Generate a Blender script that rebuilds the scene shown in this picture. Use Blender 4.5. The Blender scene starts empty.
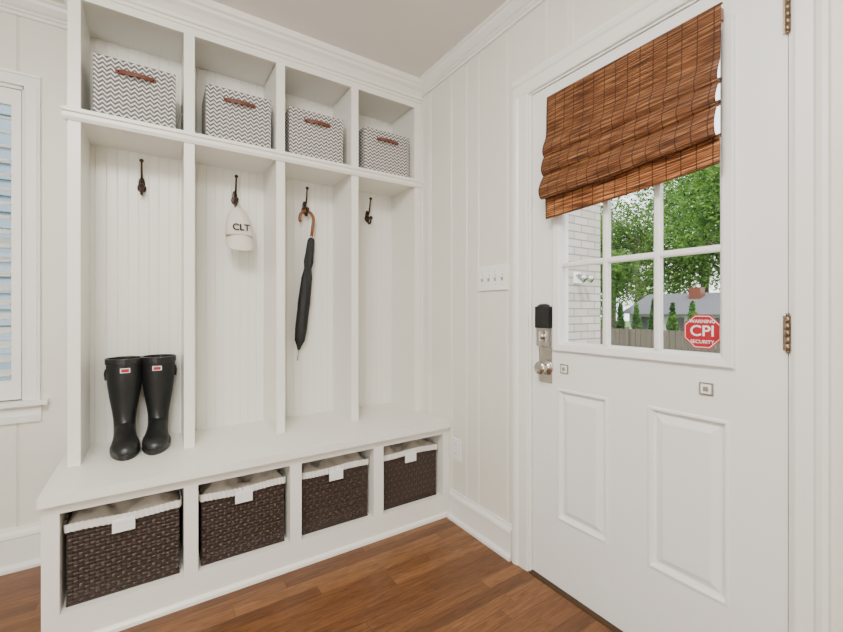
import bpy, math, random
from mathutils import Vector, Matrix
random.seed(7)
scene = bpy.context.scene

# ---------------------------------------------------------------- materials
def new_mat(name):
    m = bpy.data.materials.new(name); m.use_nodes = True
    nt = m.node_tree; b = nt.nodes['Principled BSDF']
    return m, nt, b

def mat(name, col, rough=0.5, metal=0.0, var=0.04, nscale=6.0, bump=0.0, bscale=200.0, coat=0.0, stretch=(1,1,1)):
    m, nt, b = new_mat(name)
    N = nt.nodes; L = nt.links
    tc = N.new('ShaderNodeTexCoord'); mp = N.new('ShaderNodeMapping')
    mp.inputs['Scale'].default_value = stretch
    L.new(tc.outputs['Object'], mp.inputs['Vector'])
    n = N.new('ShaderNodeTexNoise'); n.inputs['Scale'].default_value = nscale
    n.inputs['Detail'].default_value = 3
    L.new(mp.outputs[0], n.inputs['Vector'])
    mx = N.new('ShaderNodeMix'); mx.data_type = 'RGBA'
    mx.inputs['A'].default_value = tuple(c*(1-var) for c in col)+(1,)
    mx.inputs['B'].default_value = tuple(min(1, c*(1+var)) for c in col)+(1,)
    L.new(n.outputs['Fac'], mx.inputs['Factor'])
    L.new(mx.outputs['Result'], b.inputs['Base Color'])
    b.inputs['Roughness'].default_value = rough
    b.inputs['Metallic'].default_value = metal
    b.inputs['Coat Weight'].default_value = coat
    if bump > 0:
        n2 = N.new('ShaderNodeTexNoise'); n2.inputs['Scale'].default_value = bscale
        L.new(mp.outputs[0], n2.inputs['Vector'])
        bp = N.new('ShaderNodeBump'); bp.inputs['Strength'].default_value = bump
        bp.inputs['Distance'].default_value = 0.002
        L.new(n2.outputs['Fac'], bp.inputs['Height']); L.new(bp.outputs[0], b.inputs['Normal'])
    return m

M_wall = mat('wall_paint', (0.80, 0.785, 0.70), 0.40, var=0.02, bump=0.05)
M_trim = mat('trim_paint', (0.87, 0.862, 0.82), 0.35, var=0.01)
M_door = mat('door_paint', (0.87, 0.868, 0.85), 0.33, var=0.01)
M_ceil = mat('ceiling_paint', (0.80, 0.775, 0.735), 0.8, var=0.02)
M_unit = mat('cabinet_paint', (0.85, 0.835, 0.765), 0.35, var=0.01)
M_bronze = mat('oil_rubbed_bronze', (0.045, 0.028, 0.02), 0.35, metal=0.8, var=0.3, nscale=40)
M_chrome = mat('satin_nickel', (0.55, 0.53, 0.49), 0.25, metal=1.0)
M_hinge = mat('aged_brass', (0.30, 0.22, 0.15), 0.4, metal=0.9, var=0.2, nscale=50)
M_black = mat('black_plastic', (0.010, 0.010, 0.011), 0.35)
M_white = mat('white_plastic', (0.93, 0.93, 0.91), 0.25)
M_toggle = mat('toggle_recess', (0.40, 0.38, 0.34), 0.4)
M_rubber = mat('boot_rubber', (0.010, 0.011, 0.011), 0.38, var=0.15, nscale=20)
M_leather = mat('brown_leather', (0.13, 0.035, 0.016), 0.5, var=0.25, nscale=40, bump=0.3)
M_cloth = mat('white_liner_cloth', (0.78, 0.76, 0.72), 0.9, var=0.06, nscale=30, bump=0.4, bscale=400)
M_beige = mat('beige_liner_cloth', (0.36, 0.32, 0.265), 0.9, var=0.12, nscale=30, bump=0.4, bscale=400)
M_cap = mat('cap_cotton', (0.74, 0.69, 0.60), 0.9, var=0.05, nscale=40, bump=0.3, bscale=600)
M_umb = mat('umbrella_nylon', (0.010, 0.010, 0.011), 0.6, var=0.2, nscale=30)
M_wicker = mat('dark_woven', (0.030, 0.017, 0.012), 0.45, var=0.3, nscale=60, bump=0.2)
M_wickdot = mat('woven_knots', (0.095, 0.065, 0.05), 0.5, var=0.3, nscale=60)
M_wood = mat('handle_wood', (0.22, 0.072, 0.018), 0.4, var=0.3, nscale=20, stretch=(1,1,6))
M_red = mat('sticker_red', (0.42, 0.008, 0.022), 0.4)
M_stwhite = mat('sticker_white', (0.85, 0.85, 0.85), 0.4)
M_brass = mat('threshold_bronze', (0.10, 0.06, 0.035), 0.4, metal=0.7)
M_ink = mat('cap_ink', (0.015, 0.015, 0.02), 0.8)
M_bark = mat('tree_bark', (0.10, 0.07, 0.05), 0.9, var=0.4, nscale=8, bump=0.8, bscale=30)
M_fence = mat('fence_wood', (0.095, 0.078, 0.06), 0.9, var=0.35, nscale=6, stretch=(6,6,1))
M_roof = mat('roof_shingle', (0.11, 0.11, 0.12), 0.95, var=0.2, nscale=20)
M_siding = mat('house_siding', (0.40, 0.40, 0.39), 0.8)
M_grass = mat('lawn_grass', (0.08, 0.17, 0.03), 0.95, var=0.5, nscale=3, bump=0.8, bscale=60)
M_porch = mat('porch_concrete', (0.45, 0.43, 0.40), 0.9, var=0.1)
M_darkwin = mat('dark_window', (0.03, 0.035, 0.04), 0.2)
M_bluesid = mat('blue_grey_siding', (0.22, 0.28, 0.34), 0.8, var=0.1)

def leaf_mat(name, c1, c2):
    m, nt, b = new_mat(name); N = nt.nodes; L = nt.links
    tc = N.new('ShaderNodeTexCoord'); n = N.new('ShaderNodeTexNoise'); n.inputs['Scale'].default_value = 2.6
    n.inputs['Detail'].default_value = 6
    L.new(tc.outputs['Object'], n.inputs['Vector'])
    r = N.new('ShaderNodeValToRGB')
    r.color_ramp.elements[0].position = 0.38; r.color_ramp.elements[0].color = c1+(1,)
    r.color_ramp.elements[1].position = 0.62; r.color_ramp.elements[1].color = c2+(1,)
    L.new(n.outputs['Fac'], r.inputs[0]); L.new(r.outputs[0], b.inputs['Base Color'])
    b.inputs['Roughness'].default_value = 0.6
    tr = N.new('ShaderNodeBsdfTranslucent'); L.new(r.outputs[0], tr.inputs['Color'])
    ms = N.new('ShaderNodeMixShader'); ms.inputs[0].default_value = 0.45
    L.new(b.outputs[0], ms.inputs[1]); L.new(tr.outputs[0], ms.inputs[2])
    L.new(ms.outputs[0], N['Material Output'].inputs['Surface'])
    return m
M_leaf = leaf_mat('tree_leaves', (0.022, 0.08, 0.010), (0.17, 0.32, 0.05))
M_hedge = leaf_mat('arborvitae_leaves', (0.025, 0.09, 0.018), (0.10, 0.23, 0.04))

def math_node(nt, op, a, b=None):
    n = nt.nodes.new('ShaderNodeMath'); n.operation = op
    for i, v in enumerate((a, b)):
        if v is None: continue
        if isinstance(v, (int, float)): n.inputs[i].default_value = v
        else: nt.links.new(v, n.inputs[i])
    return n.outputs[0]

def floor_mat():
    m, nt, b = new_mat('oak_strip_floor'); N = nt.nodes; L = nt.links
    tc = N.new('ShaderNodeTexCoord'); sp = N.new('ShaderNodeSeparateXYZ')
    L.new(tc.outputs['Object'], sp.inputs[0])
    RW, BL = 0.057, 0.95
    row = math_node(nt, 'FLOOR', math_node(nt, 'DIVIDE', sp.outputs['Y'], RW))
    wn = N.new('ShaderNodeTexWhiteNoise'); wn.noise_dimensions = '1D'; L.new(row, wn.inputs['W'])
    xs = math_node(nt, 'ADD', math_node(nt, 'DIVIDE', sp.outputs['X'], BL), math_node(nt, 'MULTIPLY', wn.outputs['Value'], 7.0))
    col = math_node(nt, 'FLOOR', xs)
    cb = N.new('ShaderNodeCombineXYZ'); L.new(row, cb.inputs[0]); L.new(col, cb.inputs[1])
    w2 = N.new('ShaderNodeTexWhiteNoise'); w2.noise_dimensions = '2D'; L.new(cb.outputs[0], w2.inputs['Vector'])
    r0 = N.new('ShaderNodeValToRGB'); e = r0.color_ramp.elements
    e[0].position = 0.0; e[0].color = (0.128, 0.050, 0.017, 1)
    e[1].position = 1.0; e[1].color = (0.255, 0.115, 0.044, 1)
    e2 = e.new(0.5); e2.color = (0.185, 0.077, 0.027, 1)
    L.new(w2.outputs['Value'], r0.inputs[0])
    cb2 = N.new('ShaderNodeCombineXYZ')
    L.new(math_node(nt, 'MULTIPLY', sp.outputs['X'], 4.0), cb2.inputs[0])
    L.new(math_node(nt, 'MULTIPLY', sp.outputs['Y'], 50.0), cb2.inputs[1])
    L.new(math_node(nt, 'MULTIPLY', w2.outputs['Value'], 40.0), cb2.inputs[2])
    n = N.new('ShaderNodeTexNoise'); n.inputs['Scale'].default_value = 1.6; n.inputs['Detail'].default_value = 7
    n.inputs['Roughness'].default_value = 0.7; n.inputs['Distortion'].default_value = 1.4
    L.new(cb2.outputs[0], n.inputs['Vector'])
    r = N.new('ShaderNodeValToRGB')
    r.color_ramp.elements[0].position = 0.36; r.color_ramp.elements[0].color = (0.50, 0.43, 0.36, 1)
    r.color_ramp.elements[1].position = 0.60; r.color_ramp.elements[1].color = (1.15, 1.14, 1.12, 1)
    L.new(n.outputs['Fac'], r.inputs[0])
    mx = N.new('ShaderNodeMix'); mx.data_type = 'RGBA'; mx.blend_type = 'MULTIPLY'
    mx.inputs['Factor'].default_value = 0.9
    L.new(r0.outputs[0], mx.inputs['A']); L.new(r.outputs[0], mx.inputs['B'])
    fy = math_node(nt, 'FRACT', math_node(nt, 'DIVIDE', sp.outputs['Y'], RW))
    gap = math_node(nt, 'LESS_THAN', fy, 0.028)
    gx = math_node(nt, 'LESS_THAN', math_node(nt, 'FRACT', xs), 0.0018)
    g = math_node(nt, 'MAXIMUM', gap, gx)
    m2 = N.new('ShaderNodeMix'); m2.data_type = 'RGBA'; m2.inputs['B'].default_value = (0.025, 0.010, 0.005, 1)
    L.new(math_node(nt, 'MULTIPLY', g, 0.75), m2.inputs['Factor']); L.new(mx.outputs['Result'], m2.inputs['A'])
    L.new(m2.outputs['Result'], b.inputs['Base Color'])
    b.inputs['Roughness'].default_value = 0.38
    b.inputs['Specular IOR Level'].default_value = 0.4
    bp = N.new('ShaderNodeBump'); bp.inputs['Strength'].default_value = 0.3; bp.inputs['Distance'].default_value = 0.001
    L.new(g, bp.inputs['Height']); bp.invert = True
    L.new(bp.outputs[0], b.inputs['Normal'])
    return m
M_floor = floor_mat()

def chevron_mat():
    m, nt, b = new_mat('chevron_fabric'); N = nt.nodes; L = nt.links
    tc = N.new('ShaderNodeTexCoord'); sp = N.new('ShaderNodeSeparateXYZ')
    L.new(tc.outputs['Object'], sp.inputs[0])
    s = math_node(nt, 'ADD', sp.outputs['X'], sp.outputs['Y'])
    s = math_node(nt, 'ADD', s, 5.0)
    pp = math_node(nt, 'PINGPONG', s, 0.0135)
    v = math_node(nt, 'ADD', sp.outputs['Z'], math_node(nt, 'MULTIPLY', pp, 1.0))
    f = math_node(nt, 'FRACT', math_node(nt, 'DIVIDE', v, 0.0185))
    g = math_node(nt, 'GREATER_THAN', f, 0.57)
    mx = N.new('ShaderNodeMix'); mx.data_type = 'RGBA'
    mx.inputs['A'].default_value = (0.115, 0.112, 0.118, 1); mx.inputs['B'].default_value = (0.70, 0.67, 0.63, 1)
    L.new(g, mx.inputs['Factor']); L.new(mx.outputs['Result'], b.inputs['Base Color'])
    b.inputs['Roughness'].default_value = 0.9
    return m
M_chev = chevron_mat()

def bamboo_mat(name, bright=1.0):
    m, nt, b = new_mat(name); N = nt.nodes; L = nt.links
    uv = N.new('ShaderNodeTexCoord'); sp = N.new('ShaderNodeSeparateXYZ')
    L.new(uv.outputs['UV'], sp.inputs[0])
    mp = N.new('ShaderNodeMapping'); mp.inputs['Scale'].default_value = (9, 210, 1)
    L.new(uv.outputs['UV'], mp.inputs['Vector'])
    n = N.new('ShaderNodeTexNoise'); n.inputs['Scale'].default_value = 1; n.inputs['Detail'].default_value = 4
    L.new(mp.outputs[0], n.inputs['Vector'])
    r = N.new('ShaderNodeValToRGB'); e = r.color_ramp.elements
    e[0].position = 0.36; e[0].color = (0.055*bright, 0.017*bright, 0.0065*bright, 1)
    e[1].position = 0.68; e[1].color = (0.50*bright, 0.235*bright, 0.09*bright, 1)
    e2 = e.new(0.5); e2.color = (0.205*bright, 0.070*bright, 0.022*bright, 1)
    L.new(n.outputs['Fac'], r.inputs[0])
    f = math_node(nt, 'FRACT', math_node(nt, 'DIVIDE', sp.outputs['X'], 0.042))
    g = math_node(nt, 'LESS_THAN', f, 0.09)
    f2 = math_node(nt, 'FRACT', math_node(nt, 'DIVIDE', sp.outputs['Y'], 0.0155))
    g2 = math_node(nt, 'MULTIPLY', math_node(nt, 'LESS_THAN', f2, 0.22), 0.8)
    g = math_node(nt, 'MAXIMUM', g, g2)
    mx = N.new('ShaderNodeMix'); mx.data_type = 'RGBA'
    mx.inputs['B'].default_value = (0.045, 0.014, 0.007, 1)
    L.new(math_node(nt, 'MULTIPLY', g, 0.8), mx.inputs['Factor']); L.new(r.outputs[0], mx.inputs['A'])
    L.new(mx.outputs['Result'], b.inputs['Base Color'])
    b.inputs['Roughness'].default_value = 0.5
    slat = math_node(nt, 'PINGPONG', sp.outputs['Y'], 0.003)
    bp = N.new('ShaderNodeBump'); bp.inputs['Strength'].default_value = 0.8; bp.inputs['Distance'].default_value = 0.6
    L.new(slat, bp.inputs['Height']); L.new(bp.outputs[0], b.inputs['Normal'])
    tr = N.new('ShaderNodeBsdfTranslucent'); L.new(mx.outputs['Result'], tr.inputs['Color'])
    ms = N.new('ShaderNodeMixShader'); ms.inputs[0].default_value = 0.2
    L.new(b.outputs[0], ms.inputs[1]); L.new(tr.outputs[0], ms.inputs[2])
    L.new(ms.outputs[0], N['Material Output'].inputs['Surface'])
    return m
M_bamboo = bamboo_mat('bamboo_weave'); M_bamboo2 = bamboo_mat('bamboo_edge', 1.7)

def brick_mat():
    m, nt, b = new_mat('painted_brick'); N = nt.nodes; L = nt.links
    tc = N.new('ShaderNodeTexCoord'); sp = N.new('ShaderNodeSeparateXYZ'); cb = N.new('ShaderNodeCombineXYZ')
    L.new(tc.outputs['Object'], sp.inputs[0])
    L.new(math_node(nt, 'ADD', sp.outputs['X'], sp.outputs['Y']), cb.inputs[0]); L.new(sp.outputs['Z'], cb.inputs[1])
    br = N.new('ShaderNodeTexBrick'); br.inputs['Scale'].default_value = 1
    br.inputs['Brick Width'].default_value = 0.21; br.inputs['Row Height'].default_value = 0.072
    br.inputs['Mortar Size'].default_value = 0.006
    br.inputs['Color1'].default_value = (0.50, 0.45, 0.41, 1); br.inputs['Color2'].default_value = (0.40, 0.345, 0.30, 1)
    br.inputs['Mortar'].default_value = (0.26, 0.225, 0.20, 1)
    L.new(cb.outputs[0], br.inputs['Vector']); L.new(br.outputs['Color'], b.inputs['Base Color'])
    bp = N.new('ShaderNodeBump'); bp.invert = True; bp.inputs['Distance'].default_value = 0.006
    L.new(br.outputs['Fac'], bp.inputs['Height']); L.new(bp.outputs[0], b.inputs['Normal'])
    b.inputs['Roughness'].default_value = 0.8
    return m
M_brick = brick_mat()

def glass_mat():
    m, nt, b = new_mat('window_glass'); N = nt.nodes; L = nt.links
    t = N.new('ShaderNodeBsdfTransparent'); g = N.new('ShaderNodeBsdfGlossy'); g.inputs['Roughness'].default_value = 0.02
    fr = N.new('ShaderNodeFresnel'); fr.inputs['IOR'].default_value = 1.25
    ms = N.new('ShaderNodeMixShader')
    L.new(fr.outputs[0], ms.inputs[0]); L.new(t.outputs[0], ms.inputs[1]); L.new(g.outputs[0], ms.inputs[2])
    L.new(ms.outputs[0], N['Material Output'].inputs['Surface'])
    return m
M_glass = glass_mat()

def added_lamp_mat():
    m, nt, b = new_mat('added_lamp_glow')
    b.inputs['Base Color'].default_value = (0.9, 0.88, 0.84, 1)
    b.inputs['Emission Color'].default_value = (1, 0.95, 0.87, 1); b.inputs['Emission Strength'].default_value = 4
    return m
M_added_lamp = added_lamp_mat()  # glow for the added ceiling fixture, which is out of view

# ---------------------------------------------------------------- mesh builder
class MB:
    def __init__(s): s.v = []; s.f = []; s.m = []; s.mats = []; s.sm = []; s.uv = {}
    def mi(s, m):
        if m not in s.mats: s.mats.append(m)
        return s.mats.index(m)
    def add(s, vs, fs, m, smooth=False, T=None):
        o = len(s.v); k = s.mi(m)
        for p in vs:
            p = Vector(p)
            s.v.append(T @ p if T is not None else p)
        for f in fs:
            s.f.append([o+i for i in f]); s.m.append(k); s.sm.append(smooth)
    def box(s, x0, x1, y0, y1, z0, z1, m, T=None):
        x0, x1 = sorted((x0, x1)); y0, y1 = sorted((y0, y1)); z0, z1 = sorted((z0, z1))
        vs = [(x, y, z) for x in (x0, x1) for y in (y0, y1) for z in (z0, z1)]
        s.add(vs, [(0,1,3,2),(4,6,7,5),(0,4,5,1),(2,3,7,6),(0,2,6,4),(1,5,7,3)], m, False, T)
    def prism(s, prof, a, b, fn, m, smooth=False):
        n = len(prof)
        vs = [fn(a, *p) for p in prof]+[fn(b, *p) for p in prof]
        fs = [(i, (i+1) % n, n+(i+1) % n, n+i) for i in range(n)]
        s.add(vs, fs+[tuple(range(n))[::-1], tuple(range(n, 2*n))], m, smooth)
    def rings(s, rings, m, smooth=True, cap0=True, cap1=True, T=None):
        n = len(rings[0]); vs = [p for r in rings for p in r]; fs = []
        for i in range(len(rings)-1):
            for j in range(n):
                fs.append((i*n+j, i*n+(j+1) % n, (i+1)*n+(j+1) % n, (i+1)*n+j))
        if cap0: fs.append(tuple(range(n))[::-1])
        if cap1: fs.append(tuple((len(rings)-1)*n+j for j in range(n)))
        s.add(vs, fs, m, smooth, T)
    def tube(s, pts, rad, m, seg=12, T=None, smooth=True):
        pts = [Vector(p) for p in pts]
        if not isinstance(rad, (list, tuple)): rad = [rad]*len(pts)
        R = []; up = None
        for i, p in enumerate(pts):
            t = (pts[min(i+1, len(pts)-1)]-pts[max(i-1, 0)]).normalized()
            if up is None:
                up = Vector((0, 0, 1)) if abs(t.z) < 0.9 else Vector((1, 0, 0))
            a = t.cross(up).normalized(); up = a.cross(t).normalized()
            R.append([p+a*math.cos(2*math.pi*k/seg)*rad[i]+up*math.sin(2*math.pi*k/seg)*rad[i] for k in range(seg)])
        s.rings(R, m, smooth, T=T)
    def ball(s, c, r, m, seg=16, T=None):
        if not isinstance(r, (list, tuple)): r = (r, r, r)
        R = []
        for i in range(1, seg//2):
            a = math.pi*i/(seg//2)
            R.append([(c[0]+r[0]*math.sin(a)*math.cos(2*math.pi*k/seg), c[1]+r[1]*math.sin(a)*math.sin(2*math.pi*k/seg), c[2]-r[2]*math.cos(a)) for k in range(seg)])
        s.rings(R, m, True, T=T)
    def grid(s, nu, nv, fn, m, smooth=True, T=None, mfn=None):
        vs = [fn(i/nu, j/nv) for i in range(nu+1) for j in range(nv+1)]
        fs = [(i*(nv+1)+j, (i+1)*(nv+1)+j, (i+1)*(nv+1)+j+1, i*(nv+1)+j+1) for i in range(nu) for j in range(nv)]
        f0 = len(s.f)
        s.add(vs, fs, m, smooth, T)
        if mfn:
            q = f0
            for i in range(nu):
                for j in range(nv):
                    mm = mfn(i, j)
                    if mm is not None: s.m[q] = s.mi(mm)
                    q += 1
    def obj(s, name, bevel=0.0, parent=None, loc=None, rot=None, solid=0.0, subsurf=0, recalc=True):
        me = bpy.data.meshes.new(name)
        me.from_pydata([tuple(v) for v in s.v], [], s.f)
        for m in s.mats: me.materials.append(m)
        me.polygons.foreach_set('material_index', s.m)
        me.polygons.foreach_set('use_smooth', s.sm)
        me.update()
        if recalc:
            import bmesh
            bm = bmesh.new(); bm.from_mesh(me); bmesh.ops.recalc_face_normals(bm, faces=bm.faces[:]); bm.to_mesh(me); bm.free()
        o = bpy.data.objects.new(name, me); scene.collection.objects.link(o)
        if loc: o.location = loc
        if rot: o.rotation_euler = rot
        if parent: o.parent = parent
        if solid:
            md = o.modifiers.new('solid', 'SOLIDIFY'); md.thickness = solid
        if bevel:
            md = o.modifiers.new('bevel', 'BEVEL'); md.width = bevel; md.segments = 2; md.limit_method = 'ANGLE'
            md.angle_limit = math.radians(50)
        return o

def empty(name, loc=(0, 0, 0)):
    e = bpy.data.objects.new(name, None); scene.collection.objects.link(e); e.location = loc
    e.empty_display_size = 0.1
    return e

def text(body, size, loc, rot, m, parent=None, name='lettering', extrude=0.0003, sx=1.0):
    c = bpy.data.curves.new(name, 'FONT'); c.body = body; c.size = size; c.align_x = 'CENTER'; c.align_y = 'CENTER'
    c.extrude = extrude; c.offset = size*0.012
    c.materials.append(m)
    o = bpy.data.objects.new(name, c); scene.collection.objects.link(o)
    o.location = loc; o.rotation_euler = rot; o.scale = (sx, 1, 1)
    if parent: o.parent = parent
    return o

# ---------------------------------------------------------------- dimensions
H = 2.52
YB = 0.10
XL, YF = -3.9, -4.2
DY0, DY1 = -1.163, -2.019
DZ = 2.075

def groove_sheet(mb, a, b, z0, z1, grooves, fn, m, w=0.0055, d=0.007):
    pts = [(a, 0)]
    for g in grooves:
        if min(a, b)+w*2 < g < max(a, b)-w*2:
            pts += [(g-w, 0), (g, d), (g+w, 0)]
    if a > b: pts = [(a, 0)]+sorted(pts[1:], reverse=True)
    pts.append((b, 0))
    n = len(pts)
    vs = [fn(t, dd, z0) for t, dd in pts]+[fn(t, dd, z1) for t, dd in pts]
    mb.add(vs, [(i, i+1, n+i+1, n+i) for i in range(n-1)], m)

def plank_positions(a, b, seed):
    r = random.Random(seed); out = []; t = a
    while t < b:
        t += r.choice([0.095, 0.13, 0.13, 0.17, 0.20]); out.append(t)
        if r.random() < 0.35: out.append(t+0.024)
    return out

# floor & ceiling
mb = MB(); mb.box(XL-.12, 0.15, YF-.12, YB+.12, -0.06, 0, M_floor); mb.obj('floor')
mb = MB(); mb.box(XL-.12, 0.15, YF-.12, YB+.12, H, H+.12, M_ceil); mb.obj('ceiling')

# right wall with door opening
mb = MB()
R0, R1 = DY0+0.012, DY1-0.012
RT = DZ+0.012
mb.box(0.008, 0.15, R0, YB+.12, 0, H, M_wall)
mb.box(0.008, 0.15, YF-.12, R1, 0, H, M_wall)
mb.box(0.008, 0.15, R1, R0, RT, H, M_wall)
gp = plank_positions(-4.2, 0.1, 11)
fr = lambda t, d, z: (d, t, z)
groove_sheet(mb, YF, R1, 0, H, gp, fr, M_wall)
groove_sheet(mb, R0, YB, 0, H, gp, fr, M_wall)
groove_sheet(mb, R1, R0, RT, H, gp, fr, M_wall)
mb.obj('wall_right', recalc=False)

# back wall with window opening
WX0, WX1, WZ0, WZ1 = -2.95, -1.856, 0.74, 2.13
mb = MB()
mb.box(WX1, 0.008, YB+.008, YB+.12, 0, H, M_wall)
mb.box(XL-.12, WX0, YB+.008, YB+.12, 0, H, M_wall)
mb.box(WX0, WX1, YB+.008, YB+.12, 0, WZ0, M_wall)
mb.box(WX0, WX1, YB+.008, YB+.12, WZ1, H, M_wall)
gb = plank_positions(-3.9, 0, 5)
fb = lambda t, d, z: (t, YB+d, z)
groove_sheet(mb, WX1, 0, 0, H, gb, fb, M_wall)
groove_sheet(mb, XL, WX0, 0, H, gb, fb, M_wall)
groove_sheet(mb, WX0, WX1, 0, WZ0, gb, fb, M_wall)
groove_sheet(mb, WX0, WX1, WZ1, H, gb, fb, M_wall)
mb.obj('wall_back', recalc=False)
mb = MB(); mb.box(XL-.12, XL, YF-.12, YB+.12, 0, H, M_wall); mb.obj('wall_left')
mb = MB(); mb.box(XL, 0.008, YF-.12, YF, 0, H, M_wall); mb.obj('wall_front')

# crown mouldings
cp = [(0, H), (0.058, H), (0.058, H-0.012), (0.050, H-0.016), (0.046, H-0.03), (0.03, H-0.050), (0.018, H-0.056), (0.018, H-0.064), (0.010, H-0.068), (0.010, H-0.082), (0, H-0.082)]
mb = MB(); mb.prism(cp, -0.30, YF, lambda t, p, q: (-p, t, q), M_trim); mb.obj('trim_crown_right')
mb = MB(); mb.prism(cp, XL, -1.66, lambda t, p, q: (t, YB-p, q), M_trim); mb.obj('trim_crown_back')
# baseboards
bp_ = [(0, 0), (0.030, 0), (0.030, 0.012), (0.024, 0.022), (0.016, 0.024), (0.016, 0.118), (0.022, 0.122), (0.019, 0.135), (0.010, 0.145), (0.008, 0.155), (0, 0.155)]
mb = MB(); mb.prism(bp_, -0.594, DY0+0.105, lambda t, p, q: (-p, t, q), M_trim); mb.obj('baseboard_right')
mb = MB(); mb.prism(bp_, YF, DY1-0.085, lambda t, p, q: (-p, t, q), M_trim); mb.obj('baseboard_right.001')
mb = MB(); mb.prism([(p, q*1.18) for p, q in bp_], XL, -1.684, lambda t, p, q: (t, YB-p, q), M_trim); mb.obj('baseboard_back')

# ---------------------------------------------------------------- storage bench unit
mb = MB()
YLF = -0.29
st = [(-1.656, -1.616), (-1.262, -1.220), (-0.864, -0.822), (-0.462, -0.420), (-0.050, -0.001)]
BT = 0.525
for i, (a, b) in enumerate(st):
    mb.box(a, b, YLF, YLF+0.02, BT, 2.43, M_unit)
    if i == 0: mb.box(a, a+0.02, YLF+.02, YB-0.001, BT, 2.5, M_unit); mb.box(a+.02, b, YLF+.02, 0.0, BT, 2.40, M_unit)
    elif i == 4: mb.box(a, b, YLF+.02, 0.0, BT, 2.40, M_unit)
    else: mb.box(a+.003, b-.003, YLF+.02, 0.0, BT, 2.40, M_unit)
    if i < 4:
        a2 = st[i+1][0]
        mb.box(b, a2, YLF, YLF+.02, 2.372, 2.43, M_unit)
        mb.box(b-.002, a2+.002, YLF+.02, -0.001, 2.385, 2.399, M_unit)
        mb.box(b-.002, a2+.002, YLF+.002, -0.001, 1.895, 1.928, M_unit)
mb.prism([(0, 1.885), (0.006, 1.885), (0.014, 1.897), (0.014, 1.912), (0.022, 1.916), (0.022, 1.930), (0, 1.930)], -1.672, -0.0015, lambda t, p, q: (t, YLF-p, q), M_unit)
mb.box(-1.672, -1.656, YLF, -0.0, 1.912, 1.930, M_unit)
mb.box(-1.690, -0.0015, -0.592, YB-0.001, BT-0.034, BT, M_unit)
groove = [-1.64+0.041*k for k in range(42)]
groove_sheet(mb, -1.64, -0.002, BT, 2.40, groove, lambda t, d, z: (t, d-0.002, z), M_unit, w=0.003, d=0.003)
mb.box(-1.634, -0.003, 0.003, YB-0.001, BT, 2.45, M_unit)
uc = [(-0.02, 2.405), (0.006, 2.405), (0.006, 2.418), (0.016, 2.422), (0.018, 2.436), (0.034, 2.458), (0.052, 2.470), (0.052, 2.484), (0.064, 2.490), (0.064, H-0.001), (-0.02, H-0.001)]
mb.prism(uc, -1.70, -0.001, lambda t, p, q: (t, YLF-p, q), M_unit)
mb.prism(uc, YLF, YB-0.001, lambda t, p, q: (-1.656-p*0.7, t, q), M_unit)
YBF = -0.568
bst = [(-1.684, -1.638), (-1.276, -1.228), (-0.872, -0.822), (-0.464, -0.410), (-0.040, -0.001)]
for i, (a, b) in enumerate(bst):
    mb.box(a, b, YBF, YBF+.02, 0.0, BT-0.034, M_unit)
    mb.box(a+.001, b-.001, YBF+.02, 0.0, 0.0, BT-0.035, M_unit)
    if i < 4:
        a2 = bst[i+1][0]
        mb.box(b, a2, YBF, YBF+.02, 0.455, BT-0.034, M_unit)
        mb.box(b, a2, YBF, YBF+.02, 0.0, 0.112, M_unit)
        mb.box(b-.0005, a2+.0005, YBF+.02, 0.0, 0.092, 0.110, M_unit)
mb.box(-1.680, -0.002, 0.0, 0.01, 0.001, BT-0.035, M_unit)
mb.prism([(0, 0), (0.016, 0), (0.014, 0.012), (0.006, 0.02), (0, 0.02)], -1.684, -0.001, lambda t, p, q: (t, YBF-p, q), M_unit)
mb.obj('mudroom_storage_bench', recalc=False)

# ---------------------------------------------------------------- chevron boxes
def storage_box(x0, x1, y0, z0, tw):
    w = x1-x0; h = 0.258; dpt = 0.235
    mb = MB()
    t = 0.008
    def side(a0, a1, b0, b1): mb.box(a0, a1, b0, b1, 0, h, M_chev)
    side(-w/2, w/2, 0, t); side(-w/2, w/2, dpt-t, dpt); side(-w/2, -w/2+t, t, dpt-t); side(w/2-t, w/2, t, dpt-t)
    mb.box(-w/2+t, w/2-t, t, dpt-t, 0, t, M_chev)
    hx = 0.060; hz = h-0.055
    pts = [(-hx+k*2*hx/12, -0.006-0.018*math.sin(math.pi*k/12), hz-0.004*math.sin(math.pi*k/12)) for k in range(13)]
    R = [[(p[0], p[1]-.0025, p[2]-.009), (p[0], p[1]+.0025, p[2]-.009), (p[0], p[1]+.0025, p[2]+.009), (p[0], p[1]-.0025, p[2]+.009)] for p in pts]
    mb.rings(R, M_leather, smooth=False)
    for sx in (-1, 1):
        mb.box(sx*hx-.012, sx*hx+.012, -.004, 0, hz-.010, hz+.010, M_leather)
        mb.ball((sx*hx, -.006, hz), .005, M_bronze, 8)
    mb.obj('storage_box', bevel=0.002, loc=((x0+x1)/2, y0, z0), rot=(0, 0, tw))
storage_box(-1.580, -1.292, -0.265, 1.9305, 0.01)
storage_box(-1.172, -0.884, -0.265, 1.9305, -0.01)
storage_box(-0.792, -0.500, -0.265, 1.9305, 0.0)
storage_box(-0.370, -0.074, -0.265, 1.9305, 0.01)

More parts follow.
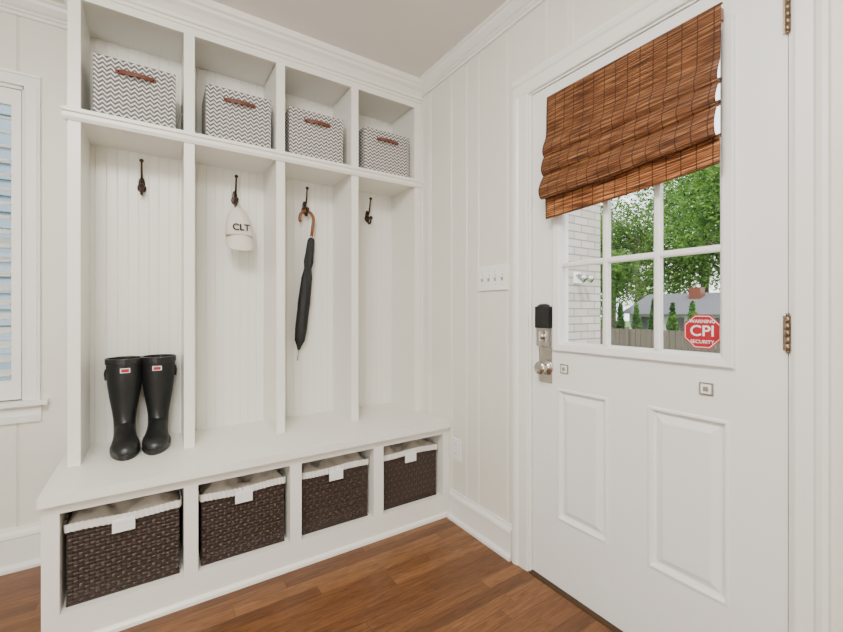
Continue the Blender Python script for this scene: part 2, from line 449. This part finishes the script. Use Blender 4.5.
# ---------------------------------------------------------------- lower baskets
def basket(x0, x1, seed):
    r = random.Random(seed)
    w = x1-x0; dpt = 0.40; h = 0.272; mb = MB()
    cw, ch = 0.015, 0.013
    nx = max(2, int(w/cw)); nz = int(h/ch); ny = int(dpt/cw)
    def weave(u, n, v, m):
        cu = u*n; cv = v*m
        i, j = int(cu+1e-6) % 2, int(cv+1e-6) % 2
        fu = math.sin(math.pi*((cu+1e-6) % 1)); fv = abs(math.sin(math.pi*((cv+1e-6) % 1)))**0.5
        return (0.0032*fu*fv) if (i+j) % 2 == 0 else (0.001*fv)
    def dots(i, j):
        if (j//4) % 2 == 0 and (i//4+(j//8)) % 2 == 0 and i % 4 in (1, 2) and j % 4 in (1, 2): return M_wickdot
        return None
    mb.grid(nx*4, nz*4, lambda u, v: (-w/2+u*w, -weave(u, nx, v, nz), v*h), M_wicker, smooth=False, mfn=dots)
    mb.grid(ny*4, nz*4, lambda u, v: (-w/2-weave(u, ny, v, nz)*.6, u*dpt, v*h), M_wicker, smooth=False, mfn=dots)
    mb.grid(ny*4, nz*4, lambda u, v: (w/2+weave(u, ny, v, nz)*.6, u*dpt, v*h), M_wicker, smooth=False, mfn=dots)
    mb.box(-w/2+.003, w/2-.003, .004, dpt, 0, h-.02, M_wicker)
    mb.box(-w/2-.001, w/2+.001, -.005, .004, 0, .008, M_wicker)
    n = 30
    def pp(t):
        if t < .35: u = t/.35; return (-w/2-.004+u*(w+.008), -.009, 0, -1)
        if t < .5: u = (t-.35)/.15; return (w/2+.004, -.009+u*(dpt+.009), 1, 0)
        if t < .85: u = (t-.5)/.35; return (w/2+.004-u*(w+.008), dpt, 0, 1)
        u = (t-.85)/.15; return (-w/2-.004, dpt-u*(dpt+.009), -1, 0)
    def band(u, v):
        x, y, ax, ay = pp(u % 1.0)
        rip = .0050*abs(math.sin(u*n*math.pi*2))
        zz = h-.014+v*.028+.003*math.sin(u*19+seed)
        return (x+ax*rip, y+ay*rip, zz)
    mb.grid(520, 3, band, M_cloth)
    ph = [r.uniform(0, 6) for _ in range(6)]
    def top(u, v):
        e = min(1, 7*min(u, 1-u, v, 1-v))
        z = h+.008+e*(.030+.018*math.sin(9*u+4*v+ph[0])+.014*math.sin(14*u-11*v+ph[1])+.011*math.sin(27*u+17*v+ph[2])+.009*abs(math.sin(30*v-8*u+ph[3])))
        return (-w/2+u*w, -.004+v*dpt, z)
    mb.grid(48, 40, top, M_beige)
    tx = -w*.02
    mb.box(tx-.034, tx+.034, -.019, -.015, h-.050, h-.002, M_white)
    mb.box(tx-.028, tx+.028, -.0205, -.019, h-.044, h-.008, M_stwhite)
    mb.obj('woven_basket', loc=((x0+x1)/2, -0.525, 0.1115), recalc=False)
basket(-1.626, -1.290, 1)
basket(-1.213, -0.888, 2)
basket(-0.806, -0.480, 3)
basket(-0.395, -0.058, 4)

# ---------------------------------------------------------------- hooks
def hook(x):
    mb = MB()
    z = 1.745
    mb.ball((0, -0.006, -0.005), (0.014, 0.005, 0.040), M_bronze)
    mb.ball((0, -0.007, -0.02), (0.019, 0.006, 0.022), M_bronze)
    up = [(0, -.008, 0), (0, -.022, .004), (0, -.038, .020), (0, -.046, .045), (0, -.050, .072), (0, -.056, .090)]
    mb.tube(up, [.0065, .006, .0055, .005, .0045, .0045], M_bronze)
    mb.ball((0, -.058, .097), (.0095, .0095, .009), M_bronze)
    lo = [(0, -.008, -.015), (0, -.016, -.038), (0, -.032, -.056), (0, -.050, -.056), (0, -.060, -.042), (0, -.063, -.030)]
    mb.tube(lo, [.0075, .007, .0065, .006, .0055, .005], M_bronze)
    mb.ball((0, -.063, -.024), .0115, M_bronze)
    mb.obj('coat_hook', loc=(x, -0.003, z))
for x in (-1.422, -1.012, -0.636, -0.232): hook(x)

# ---------------------------------------------------------------- baseball cap
cap = empty('baseball_cap', (-1.004, -0.100, 1.560))
mb = MB()
def crown(u, v):
    a = 2*math.pi*u; b = v*math.pi/2*0.999
    rx, ry, rz = 0.067, 0.056, 0.150
    rr = math.cos(b)**0.75
    seam = 1-0.03*abs(math.cos(3*a))**10
    z = rz*math.sin(b)-0.040
    return (rx*rr*math.cos(a)*seam-.006*math.sin(b), ry*rr*math.sin(a)*seam+0.010*math.sin(b)+.003*math.sin(3*a+4*b), z)
mb.grid(48, 16, crown, M_cap)
mb.ball((-.006, 0.010, 0.111), (0.007, 0.007, 0.004), M_cap, 8)
mb.obj('crown', parent=cap, solid=0.002)
mb = MB()
def brim(u, v):
    a = math.pi+math.pi*u
    x = math.cos(a)*(0.065+0.003*v); y0 = math.sin(a)*0.055
    L = math.sin(math.pi*u)**0.55
    return (x, y0-0.030*v*L, -0.038-0.085*v*L-0.014*abs(math.cos(a))**2)
mb.grid(28, 8, brim, M_cap)
mb.obj('brim', parent=cap, solid=0.003)
mb = MB()
mb.tube([(-.022, .035, .06), (-.014, .042, .10), (-.004, .045, .128), (.010, .042, .10), (.018, .035, .06)], .005, M_cap, 8)
mb.obj('strap', parent=cap)
text('CLT', 0.046, (0.0, -0.0570, -0.002), (math.radians(84), 0, 0), M_ink, cap, 'embroidered_letters', extrude=0.003)

# ---------------------------------------------------------------- umbrella
mb = MB()
ux, uy, uz = -0.636, -0.050, 1.6665
R = 0.040
pts = []
for k in range(15):
    a = math.radians(205-205*k/14)
    pts.append((ux+R*math.cos(a)*1.0, uy, uz+R*1.15*math.sin(a)))
tip = Vector((ux-0.050, uy+0.012, 0.85)); top = Vector((ux+R, uy, uz))
d = (tip-top)
pts.append(tuple(top+d*0.05)); pts.append(tuple(top+d*0.125))
mb.tube(pts, [.0095]*3+[.0088]*14, M_wood)
mb.tube([top+d*0.118, top+d*0.135], .0105, M_chrome)
mb.tube([top+d*0.13, top+d*1.0], .0035, M_chrome)
can = [(0.135, .014), (0.15, .018), (0.22, .021), (0.30, .024), (0.34, .019), (0.36, .019), (0.42, .027), (0.6, .031), (0.78, .031), (0.86, .025), (0.90, .012), (0.925, .006)]
axis = d.normalized(); a1 = axis.cross(Vector((0, 1, 0))).normalized(); a2 = axis.cross(a1)
rs = []
for t, r in can:
    c = top+d*t
    rs.append([c+(a1*math.cos(2*math.pi*k/32)+a2*math.sin(2*math.pi*k/32))*r*(1+.18*math.cos(8*2*math.pi*k/32+t*9)) for k in range(32)])
mb.rings(rs, M_umb)
mb.tube([top+d*0.345, top+d*0.36], .0215, M_black, 16)
mb.tube([top+d*0.93, top+d*0.995], [.005, .003], M_chrome)
mb.obj('umbrella')

# ---------------------------------------------------------------- boots
def boot(x, y, rz, flip):
    mb = MB(); seg = 28
    prof = [
        (0.004, 0.395, 0, .070, .076), (0.004, 0.385, 0, .069, .075), (0.003, 0.34, 0, .068, .073), (0.0, 0.28, 0, .064, .069), (-0.002, 0.22, 2, .056, .060),
        (-0.002, 0.165, 5, .047, .052), (-0.002, 0.125, 10, .042, .050), (-0.008, 0.095, 22, .041, .055), (-0.025, 0.072, 42, .041, .064),
        (-0.055, 0.058, 60, .042, .060), (-0.09, 0.048, 74, .045, .046), (-0.13, 0.042, 84, .050, .037), (-0.165, 0.038, 88, .050, .032), (-0.195, 0.034, 92, .043, .027), (-0.215, 0.030, 96, .030, .020), (-0.226, .028, 100, .012, .008)]
    rs = []
    for cy_, cz, t, rx, ry in prof:
        t = math.radians(t); b = Vector((0, math.cos(t), -math.sin(t))); ring = []
        for k in range(seg):
            a = 2*math.pi*k/seg
            p = Vector((0, cy_, cz))+Vector((1, 0, 0))*rx*math.cos(a)+b*ry*math.sin(a)
            p.z = max(p.z, 0.014); ring.append(p)
        rs.append(ring)
    mb.rings(rs, M_rubber, cap0=False)
    ins = []
    for z, f in ((0.397, .96), (0.33, .93), (0.24, .75), (.16, .6)):
        ins.append([(math.cos(2*math.pi*k/seg)*.070*f, .004+math.sin(2*math.pi*k/seg)*.076*f, z) for k in range(seg)])
    mb.rings(ins, M_black, cap0=False)
    band = []
    for z, f in ((0.372, 1.0), (0.373, 1.035), (0.397, 1.035), (0.398, .96)):
        band.append([(math.cos(2*math.pi*k/seg)*.070*f, .004+math.sin(2*math.pi*k/seg)*.076*f, z) for k in range(seg)])
    mb.rings(band, M_rubber, smooth=False, cap0=False, cap1=False)
    outl = []
    for k in range(36):
        a = 2*math.pi*k/36; s_, c_ = math.sin(a), math.cos(a)
        yy = -0.085+0.148*s_
        wd = 0.044+0.010*math.cos((yy+0.15)*9)*(1 if yy < 0 else .3)
        outl.append((wd*c_, yy))
    mb.prism(outl, 0.0, 0.010, lambda t, p, q: (p, q, t), M_rubber)
    mb.prism([(p*1.04, q*1.01) for p, q in outl], 0.010, 0.024, lambda t, p, q: (p, q, t), M_rubber)
    mb.box(-.018, .018, -.0755, -.066, .338, .358, M_stwhite)
    mb.box(-.014, .014, -.0765, -.0755, .341, .355, M_red)
    mb.tube([(flip*.067, -.01, .35), (flip*.071, .01, .33), (flip*.068, .03, .30)], .005, M_rubber, 8)
    mb.box(flip*.064, flip*.072, -.005, .022, .330, .350, M_rubber)
    mb.obj('rain_boot', loc=(x, y, BT+0.0005), rot=(0, 0, rz), bevel=0.001)
boot(-1.484, -0.100, math.radians(4), -1)
boot(-1.356, -0.088, math.radians(-4), 1)

# ---------------------------------------------------------------- door casing + jamb
mb = MB()
cas = [(0, 0), (0.011, 0.0), (0.014, 0.008), (0.014, 0.05), (0.020, 0.058), (0.023, 0.072), (0.020, 0.085), (0.0, 0.085)]
mb.prism(cas, 0, DZ+0.01, lambda t, p, q: (-p, DY0+0.012+q, t), M_trim)
mb.prism(cas, 0, DZ+0.01, lambda t, p, q: (-p, DY1-0.012-q*0.8, t), M_trim)
mb.prism(cas, DY1-0.012-0.068, DY0+0.012+0.085, lambda t, p, q: (-p, t, DZ+0.010+q), M_trim)
mb.box(0.0, 0.15, DY0+0.002, DY0+0.012, 0, DZ+.01, M_trim)
mb.box(0.0, 0.15, DY1-0.002, DY1-0.012, 0, DZ+.01, M_trim)
mb.box(0.0, 0.15, DY1-.002, DY0+.002, DZ+.002, DZ+.012, M_trim)
mb.box(0.050, 0.075, DY0-0.012, DY0+0.002, 0.02, DZ, M_trim)
mb.box(0.050, 0.075, DY1+0.012, DY1-0.002, 0.02, DZ, M_trim)
mb.box(0.050, 0.075, DY1, DY0, DZ-.012, DZ+.002, M_trim)
mb.obj('trim_door_casing', recalc=True)
mb = MB()
mb.prism([(-0.014, 0), (-0.010, 0.006), (0.0, 0.008), (0.15, 0.008), (0.15, 0.0)], DY1-.001, DY0+.001, lambda t, p, q: (p, t, q), M_brass)
mb.obj('trim_threshold')

# ---------------------------------------------------------------- door
door = empty('door_1', (0.006, 0, 0))
GY0, GY1, GZ0, GZ1 = -1.3256, -1.8726, 1.015, 1.932
PZ0, PZ1 = 0.285, 0.822
PL = (-1.292, -1.517); PR = (-1.657, -1.890)
mb = MB(); T_ = 0.042; B0 = 0.010
mb.box(0, T_, DY0-.001, PL[0], B0, DZ-.001, M_door)
mb.box(0, T_, DY1+.001, PR[1], B0, DZ-.001, M_door)
mb.box(0, T_, PL[0], PR[1], B0, PZ0, M_door)
mb.box(0, T_, PL[0], PR[1], PZ1, GZ0-.01, M_door)
mb.box(0, T_, PL[0], PR[1], GZ1+.01, DZ-.001, M_door)
mb.box(0, T_, PL[1], PR[0], PZ0, PZ1, M_door)
mb.box(0, T_, PL[0], GY0+.01, GZ0-.01, GZ1+.01, M_door)
mb.box(0, T_, PR[1], GY1-.01, GZ0-.01, GZ1+.01, M_door)
mb.obj('slab', parent=door)
mb = MB()
for (a, b) in (PL, PR):
    def loop(ins, x): return [(x, a-ins, PZ0+ins), (x, b+ins, PZ0+ins), (x, b+ins, PZ1-ins), (x, a-ins, PZ1-ins)]
    prof = [(-.0, 0.0), (.003, -.0035), (.010, -.004), (.016, .009), (.024, .011), (.046, .001), (.05, .0)]
    mb.rings([loop(i, x) for i, x in prof], M_door, smooth=False, cap0=False, cap1=True)
mb.obj('raised_panels', parent=door, recalc=True)
mb = MB()
FY0, FY1, FZ0, FZ1 = -1.2766, -1.904, 0.972, 1.975
def fl(ins, x): return [(x, FY0-ins, FZ0+ins), (x, FY1+ins, FZ0+ins), (x, FY1+ins, FZ1-ins), (x, FY0-ins, FZ1-ins)]
mb.rings([fl(0, 0), fl(.001, -.010), (fl(.006, -.014)), fl(.028, -.011), fl(.034, -.006), fl(.040, .006), fl(.040, .016)], M_door, smooth=False, cap0=False, cap1=False)
w3 = (GY0-GY1)/3
for k in (1, 2):
    y = GY0-w3*k
    mb.prism([(-.004, -.010), (-.007, -.005), (-.007, .005), (-.004, .010), (.016, .010), (.016, -.010)], GZ0-.004, GZ1+.004, lambda t, p, q: (p, y+q, t), M_door)
for k in (1, 2):
    z = GZ0+0.3057*k
    mb.prism([(-.0035, -.010), (-.0065, -.005), (-.0065, .005), (-.0035, .010), (.0155, .010), (.0155, -.010)], GY1-.004, GY0+.004, lambda t, p, q: (p, t, z+q), M_door)
mb.obj('lite_frame', parent=door, recalc=True)
mb = MB(); mb.box(.018, .022, GY1-.012, GY0+.012, GZ0-.012, GZ1+.012, M_glass); mb.obj('glass', parent=door)
mb = MB()
for z in (0.20, 1.08, 1.905):
    y = DY1-.001
    for k in range(5): mb.tube([(-.010, y, z-.045+k*.018), (-.010, y, z-.045+k*.018+.0172)], .006, M_hinge, 12)
    mb.ball((-.010, y, z+.048), .005, M_hinge, 8); mb.ball((-.010, y, z-.048), .005, M_hinge, 8)
    mb.box(-.002, .0, y, y+.012, z-.045, z+.045, M_hinge)
mb.obj('hinges', parent=door)
mb = MB(); ky = -1.236
mb.box(-.030, 0, ky-.034, ky+.034, 1.065, 1.155, M_black)
mb.ball((-.015, ky, 1.153), (.015, .034, .014), M_black)
mb.box(-.024, 0, ky-.032, ky+.032, .990, 1.066, M_chrome)
mb.tube([(-.024, ky, 1.03), (-.038, ky, 1.03)], .012, M_chrome)
mb.box(-.050, -.036, ky-.004, ky+.004, 1.008, 1.052, M_chrome)
mb.box(-.004, 0, ky-.034, ky+.034, .835, .985, M_chrome)
def lathe(mb, prof, c, m, seg=28):
    mb.rings([[(c[0]-x, c[1]+r*math.cos(2*math.pi*k/seg), c[2]+r*math.sin(2*math.pi*k/seg)) for k in range(seg)] for x, r in prof], m)
lathe(mb, [(0.003, .033), (.008, .032), (.012, .018), (.022, .012), (.030, .013), (.036, .022), (.044, .0275), (.052, .027), (.057, .020), (.059, .006)], (0, ky-.008, .900), M_chrome)
mb.obj('lockset', parent=door, bevel=0.003)
mb = MB()
for (y, z) in ((-1.330, .903), (-1.832, .905)):
    mb.box(-.005, 0, y-.019, y+.019, z-.019, z+.019, M_chrome)
    mb.box(-.007, -.005, y-.014, y+.014, z-.014, z+.014, M_stwhite)
    mb.box(-.009, -.007, y-.007, y+.007, z-.007, z+.007, M_chrome)
mb.obj('square_studs', parent=door, bevel=.001)
sy, sz, sr = -1.813, 1.074, 0.056
mb = MB()
def octo(r, x0, x1, m):
    pr = [(r*math.cos(math.radians(22.5+45*k)), r*math.sin(math.radians(22.5+45*k))) for k in range(8)]
    mb.prism(pr, x0, x1, lambda t, p, q: (t, sy+p, sz+q), m)
octo(sr, .0172, .0178, M_red); octo(sr*.93, .0168, .0172, M_stwhite); octo(sr*.89, .0164, .0168, M_red)
mb.obj('security_sticker', parent=door)
RT_ = (math.radians(90), 0, math.radians(-90))
text('WARNING', .0145, (.016, sy, sz+.031), RT_, M_stwhite, door, 'sticker_text_top')
text('CPI', .046, (.016, sy, sz+.001), RT_, M_stwhite, door, 'sticker_text', sx=1.0)
text('SECURITY', .0145, (.016, sy, sz-.031), RT_, M_stwhite, door, 'sticker_text_bottom')

# ---------------------------------------------------------------- roman shade
def shade():
    e = empty('woven_roman_shade', (0, 0, 0))
    Y0, Y1 = -1.280, -1.886
    prof = [(.028, 2.005), (.036, 2.003), (.040, 1.99), (.041, 1.93), (.043, 1.87), (.047, 1.835), (.060, 1.805), (.066, 1.780), (.058, 1.762), (.040, 1.770), (.042, 1.776),
            (.054, 1.762), (.070, 1.730), (.076, 1.705), (.066, 1.686), (.042, 1.695), (.044, 1.702),
            (.060, 1.686), (.080, 1.650), (.087, 1.618), (.074, 1.592), (.044, 1.604), (.040, 1.592)]
    P = []
    for i in range(len(prof)-1):
        p0 = Vector(prof[max(i-1, 0)]); p1 = Vector(prof[i]); p2 = Vector(prof[i+1]); p3 = Vector(prof[min(i+2, len(prof)-1)])
        for s in range(4):
            t = s/4
            P.append(0.5*((2*p1)+(-p0+p2)*t+(2*p0-5*p1+4*p2-p3)*t*t+(-p0+3*p1-3*p2+p3)*t**3))
    P.append(Vector(prof[-1]))
    def mk(name, P, m, wav, solid, q0=0.0):
        n = 40; L = [0]
        for i in range(1, len(P)): L.append(L[-1]+(P[i]-P[i-1]).length)
        vs = []; fs = []; uvs = []
        for i in range(n+1):
            u = i/n
            for j, p in enumerate(P):
                q = q0+(1-q0)*j/(len(P)-1)
                wv = wav*q*math.sin(u*9+p.y*40)
                tilt = q*(0.034*u-0.010*(1-u))
                vs.append((-(p.x+wv), Y0+(Y1-Y0)*u, p.y+tilt-0.004*q*math.sin(math.pi*u)+wav*.8*q*math.sin(u*5+2)))
                uvs.append((u*(Y0-Y1), L[j]))
        m_ = len(P)
        for i in range(n):
            for j in range(m_-1): fs.append((i*m_+j, (i+1)*m_+j, (i+1)*m_+j+1, i*m_+j+1))
        me = bpy.data.meshes.new(name); me.from_pydata(vs, [], fs); me.materials.append(m)
        uvl = me.uv_layers.new(name='UVMap')
        for l in me.loops: uvl.data[l.index].uv = uvs[l.vertex_index]
        for pl in me.polygons: pl.use_smooth = True
        o = bpy.data.objects.new(name, me); scene.collection.objects.link(o); o.parent = e
        md = o.modifiers.new('s', 'SOLIDIFY'); md.thickness = solid
        return o
    mk('folded_weave', P, M_bamboo, .003, .003)
    mk('hanging_flap', [Vector((.048, 1.60-.012*k)) for k in range(8)], M_bamboo2, .001, .002, q0=1.0)
    mb = MB(); mb.box(-.034, -.012, Y1+.004, Y0-.004, 1.965, 1.998, M_wood); mb.obj('headrail', parent=e)
    mb = MB()
    for y in (-1.40, -1.58, -1.76): mb.tube([(-.030, y, 1.97), (-.026, y, 1.62)], .001, M_cloth, 6)
    mb.obj('lift_cords', parent=e)
shade()

# ---------------------------------------------------------------- switches / outlet
mb = MB()
yc, zc = -0.924, 1.295
mb.box(-.009, -.0005, yc-.104, yc+.104, zc-.060, zc+.060, M_white)
for k in range(4):
    y = yc+(k-1.5)*.046
    mb.box(-.0105, -.009, y-.007, y+.007, zc-.016, zc+.016, M_toggle)
    mb.box(-.024, -.009, y-.005, y+.005, zc+.000, zc+.012, M_white)
    for dz in (-.032, .032): mb.ball((-.009, y, zc+dz), (.0015, .003, .003), M_toggle, 8)
mb.obj('light_switch_plate', bevel=0.002)
mb = MB(); yc, zc = -0.640, 0.385
mb.box(-.006, -.0005, yc-.036, yc+.036, zc-.058, zc+.058, M_white)
for dz in (-.024, .024):
    mb.box(-.008, -.006, yc-.016, yc+.016, zc+dz-.017, zc+dz+.017, M_white)
    for dy in (-.006, .006): mb.box(-.0085, -.008, yc+dy-.001, yc+dy+.001, zc+dz-.004, zc+dz+.006, M_black)
mb.obj('wall_outlet', bevel=0.001)

# ---------------------------------------------------------------- left window with shutters
win = empty('window_1', (0, 0, 0))
mb = MB()
cw = [(0, 0), (.014, 0), (.016, .008), (.016, .042), (.022, .046), (.024, .055), (0, .055)]
mb.prism(cw, WZ0, WZ1, lambda t, p, q: (WX1+q+.002, YB-p, t), M_trim)
mb.prism(cw, WZ0, WZ1, lambda t, p, q: (WX0-q-.002, YB-p, t), M_trim)
mb.prism(cw, WX0-.057, WX1+.057, lambda t, p, q: (t, YB-p, WZ1+q), M_trim)
mb.box(WX0-.085, WX1+.085, YB-.045, YB+.10, WZ0-.022, WZ0, M_trim)
mb.prism([(0, 0), (.014, 0.0), (.016, .03), (.012, .06), (.02, .075), (0, .075)], WX0-.06, WX1+.06, lambda t, p, q: (t, YB-p, WZ0-.098+q), M_trim)
mb.box(WX1-.006, WX1, YB, YB+.12, WZ0, WZ1, M_trim); mb.box(WX0, WX0+.006, YB, YB+.12, WZ0, WZ1, M_trim)
mb.box(WX0, WX1, YB, YB+.12, WZ1-.015, WZ1, M_trim)
for z in (WZ0, 1.42, WZ1-.05): mb.box(WX0, WX1, YB+.085, YB+.11, z, z+.045, M_trim)
mb.obj('frame', parent=win, bevel=.001)
mb = MB(); mb.box(WX0, WX1, YB+.095, YB+.099, WZ0, WZ1, M_glass); mb.obj('glass', parent=win)
mb = MB()
for (a, b) in ((WX1-.008-.52, WX1-.008), (WX0+.008, WX0+.008+.52)):
    y0, y1 = YB-.002, YB+.022
    mb.box(a, a+.032, y0, y1, WZ0+.006, WZ1-.02, M_trim); mb.box(b-.032, b, y0, y1, WZ0+.006, WZ1-.02, M_trim)
    for (z0, z1) in ((WZ0+.006, WZ0+.09), (WZ1-.09, WZ1-.02)): mb.box(a+.032, b-.032, y0, y1, z0, z1, M_trim)
    z = WZ0+.125
    while z < WZ1-.11:
        T = Matrix.Translation((0, YB+.010, z)) @ Matrix.Rotation(math.radians(22), 4, 'X')
        R_ = [[(x, .032*math.cos(2*math.pi*k/12), .0055*math.sin(2*math.pi*k/12)) for k in range(12)] for x in (a+.033, b-.033)]
        mb.rings(R_, M_trim, T=T)
        z += .062
mb.obj('plantation_shutters', parent=win)

# ---------------------------------------------------------------- added ceiling lamp for fill (unseen, behind the camera)
added_lamp = empty('added_ceiling_light', (-2.1, -2.9, 0))
mb = MB()
rs = [[(r*math.cos(2*math.pi*k/32), r*math.sin(2*math.pi*k/32), z) for k in range(32)] for z, r in ((H-.001, .19), (H-.03, .19), (H-.05, .17), (H-.075, .12), (H-.085, .04))]
mb.rings(rs, M_added_lamp); mb.obj('shade', parent=added_lamp)

# ---------------------------------------------------------------- outside
GZ = -0.55
mb = MB(); mb.box(-12, 60, -14, 60, GZ-.2, GZ, M_grass); mb.obj('lawn')
mb = MB(); mb.box(0.152, 2.6, -3.2, -0.02, GZ, -0.08, M_porch); mb.obj('porch_slab')
mb = MB(); mb.box(0.16, 2.30, 0.0, 0.22, GZ, 3.0, M_brick); mb.obj('wall_brick_exterior')
mb = MB()
for k in range(26): mb.prism([(0, 0), (-.03, .0), (-.006, .17), (0, .17)], -12.0, -1.2, lambda t, p, q: (t, 3.6+p, GZ+k*.17+q), M_bluesid)
mb.box(-12, -1.2, 3.6, 3.9, GZ, GZ+26*.17, M_bluesid)
mb.obj('side_yard_house')
pl = MB(); lx, lz = 1.93, 1.44
pl.box(lx-.05, lx+.05, -.012, -.0002, lz-.05, lz+.05, M_white)
for s in (-1, 1):
    pl.tube([(lx+s*.02, -.012, lz+.02), (lx+s*.03, -.05, lz+.03), (lx+s*.05, -.07, lz)], .010, M_chrome)
    pl.tube([(lx+s*.05, -.06, lz+.005), (lx+s*.055, -.12, lz-.02)], [.02, .034], M_chrome)
pl.obj('outdoor_floodlight')
mb = MB()
fx = 9.5
y = -1.0
while y < 9.0:
    mb.box(fx, fx+.02, y, y+.132, GZ, 0.62, M_fence); y += .145
for z in (-.3, .15, .50): mb.box(fx+.02, fx+.06, -1.0, 9.0, z, z+.08, M_fence)
for k in range(5): mb.box(fx-.05, fx, -1+k*2.4, -.9+k*2.4, GZ, 0.68, M_fence)
mb.obj('garden_fence')

def leaves(mb, c, r, n, size, m, rnd, shell=.55):
    for _ in range(n):
        while True:
            p = Vector((rnd.uniform(-1, 1), rnd.uniform(-1, 1), rnd.uniform(-1, 1)))
            if shell < p.length < 1: break
        p = Vector((c[0]+p.x*r[0], c[1]+p.y*r[1], c[2]+p.z*r[2]))
        a = Vector((rnd.uniform(-1, 1), rnd.uniform(-1, 1), rnd.uniform(-.6, .6))).normalized()
        b = a.cross(Vector((rnd.uniform(-1, 1), rnd.uniform(-1, 1), rnd.uniform(-1, 1)))).normalized()
        s = size*rnd.uniform(.6, 1.3)
        mb.add([p-a*s, p+b*s*.5, p+a*s, p-b*s*.5], [(0, 1, 2, 3)], m)
def tree(x, y, h, r, seed, n=900, lo=.35, size=.11):
    rnd = random.Random(seed); mb = MB(); g = GZ+.03
    mb.tube([(x, y, g), (x, y, g+.4), (x+.1, y, h*.3), (x-.1, y+.1, h*.6), (x, y, h*.85)], [r*.07, r*.06, r*.05, r*.035, .03], M_bark, 10)
    for k in range(12):
        a = rnd.uniform(0, 6.28); rr = r*rnd.uniform(.2, .75); zz = h*rnd.uniform(lo, .95)
        c = (x+rr*math.cos(a), y+rr*math.sin(a), zz)
        mb.tube([(x, y, zz*.75), ((x+c[0])/2, (y+c[1])/2, zz*.85), c], [r*.025, r*.018, .02], M_bark, 6)
        leaves(mb, c, (r*.44, r*.44, r*.34), n, size, M_leaf, rnd, .3)
    mb.obj('leafy_tree', recalc=False)
tree(27.5, 13.4, 8.5, 4.4, 1, 1300, .25)
tree(27.0, 7.5, 9.0, 4.6, 2, 1300, .34)
tree(31.0, 17.5, 11.0, 5.2, 3, 1200, .25)
tree(29.5, 10.0, 11.5, 4.8, 5, 1400, .38)
tree(16.2, 9.9, 5.6, 2.3, 6, 1000, .22, .09)
tree(12.6, 2.4, 6.4, 2.1, 7, 900, .52, .07)
rnd = random.Random(9)
for k in range(8):
    mb = MB(); hx, hy = 10.6, 2.7+k*.50; hh = 1.35+rnd.uniform(-.2, .15)
    mb.tube([(hx, hy, GZ+.01), (hx, hy, hh-.3)], .05, M_bark, 6)
    for q in range(7):
        t = q/6; rr = .26*(1-t)+.06
        leaves(mb, (hx, hy, GZ+.36+t*(hh-GZ-.5)), (rr, rr, .22), 280, .045, M_hedge, rnd, .2)
    mb.obj('arborvitae_shrub', recalc=False)
mb = MB(); hx0, hx1, hy0, hy1 = 19, 24, 4.6, 9.2
mb.box(hx0, hx1, hy0, hy1, GZ, 1.0, M_siding)
mb.prism([(hx0-.4, .95), (hx1+.4, .95), ((hx0+hx1)/2, 2.0)], hy0-.3, hy1+.3, lambda t, p, q: (p, t, q), M_roof)
mb.box(20.6, 21.1, 6.6, 7.1, 1.4, 2.25, M_leather)
for yy in (5.2, 6.6, 8.0): mb.box(hx0-.02, hx0, yy, yy+.7, .1, .8, M_darkwin)
mb.obj('neighbor_house')

# ---------------------------------------------------------------- world + lights
w = bpy.data.worlds.new('sky'); scene.world = w; w.use_nodes = True
nt = w.node_tree; bg = nt.nodes['Background']
tc = nt.nodes.new('ShaderNodeTexCoord'); sp = nt.nodes.new('ShaderNodeSeparateXYZ')
rp = nt.nodes.new('ShaderNodeValToRGB')
rp.color_ramp.elements[0].color = (1.0, 1.0, 0.98, 1); rp.color_ramp.elements[0].position = 0.0
rp.color_ramp.elements[1].color = (0.80, 0.90, 1.0, 1); rp.color_ramp.elements[1].position = 0.7
nt.links.new(tc.outputs['Generated'], sp.inputs[0]); nt.links.new(sp.outputs['Z'], rp.inputs[0])
nt.links.new(rp.outputs[0], bg.inputs['Color']); bg.inputs['Strength'].default_value = 3.3

def light(kind, name, loc, energy, col=(1, 1, 1), size=1, target=None, sizey=None):
    l = bpy.data.lights.new(name, kind); l.energy = energy; l.color = col
    if kind == 'AREA':
        l.size = size
        if sizey: l.shape = 'RECTANGLE'; l.size_y = sizey
    elif kind == 'POINT': l.shadow_soft_size = size
    elif kind == 'SUN': l.angle = math.radians(size)
    o = bpy.data.objects.new(name, l); scene.collection.objects.link(o); o.location = loc
    if target is not None:
        o.rotation_euler = (Vector(target)-Vector(loc)).to_track_quat('-Z', 'Y').to_euler()
    return o
light('SUN', 'sun', (-5, -5, 10), 5.0, (1, .95, .86), 2, target=(-5+.55, -5+.45, 10-.7))
light('AREA', 'ceiling_fill_light', (-1.6, -1.9, 2.48), 82, (1, .975, .93), 0.9, target=(-1.2, -1.2, 0.0))  # added soft fill under the ceiling, no fixture here
light('AREA', 'front_fill_light', (-2.4, -4.0, 1.4), 62, (1, .985, .96), 2.2, target=(-1.0, 0, 1.3), sizey=1.6)  # added broad fill from behind the camera, no window here
light('POINT', 'ceiling_point_fill', (-2.1, -2.9, 2.3), 25, (1, .95, .88), .15)  # added point fill below the unseen ceiling fixture

# ---------------------------------------------------------------- camera
cd = bpy.data.cameras.new('camera'); cam = bpy.data.objects.new('camera', cd); scene.collection.objects.link(cam)
cam.location = (-1.37, -2.377, 1.14); cam.rotation_euler = (math.radians(90), 0, math.radians(-33.3))
cd.sensor_width = 36; cd.lens = 36*406/843; cd.shift_y = -6/843; cd.clip_start = 0.02; cd.clip_end = 200
scene.camera = cam
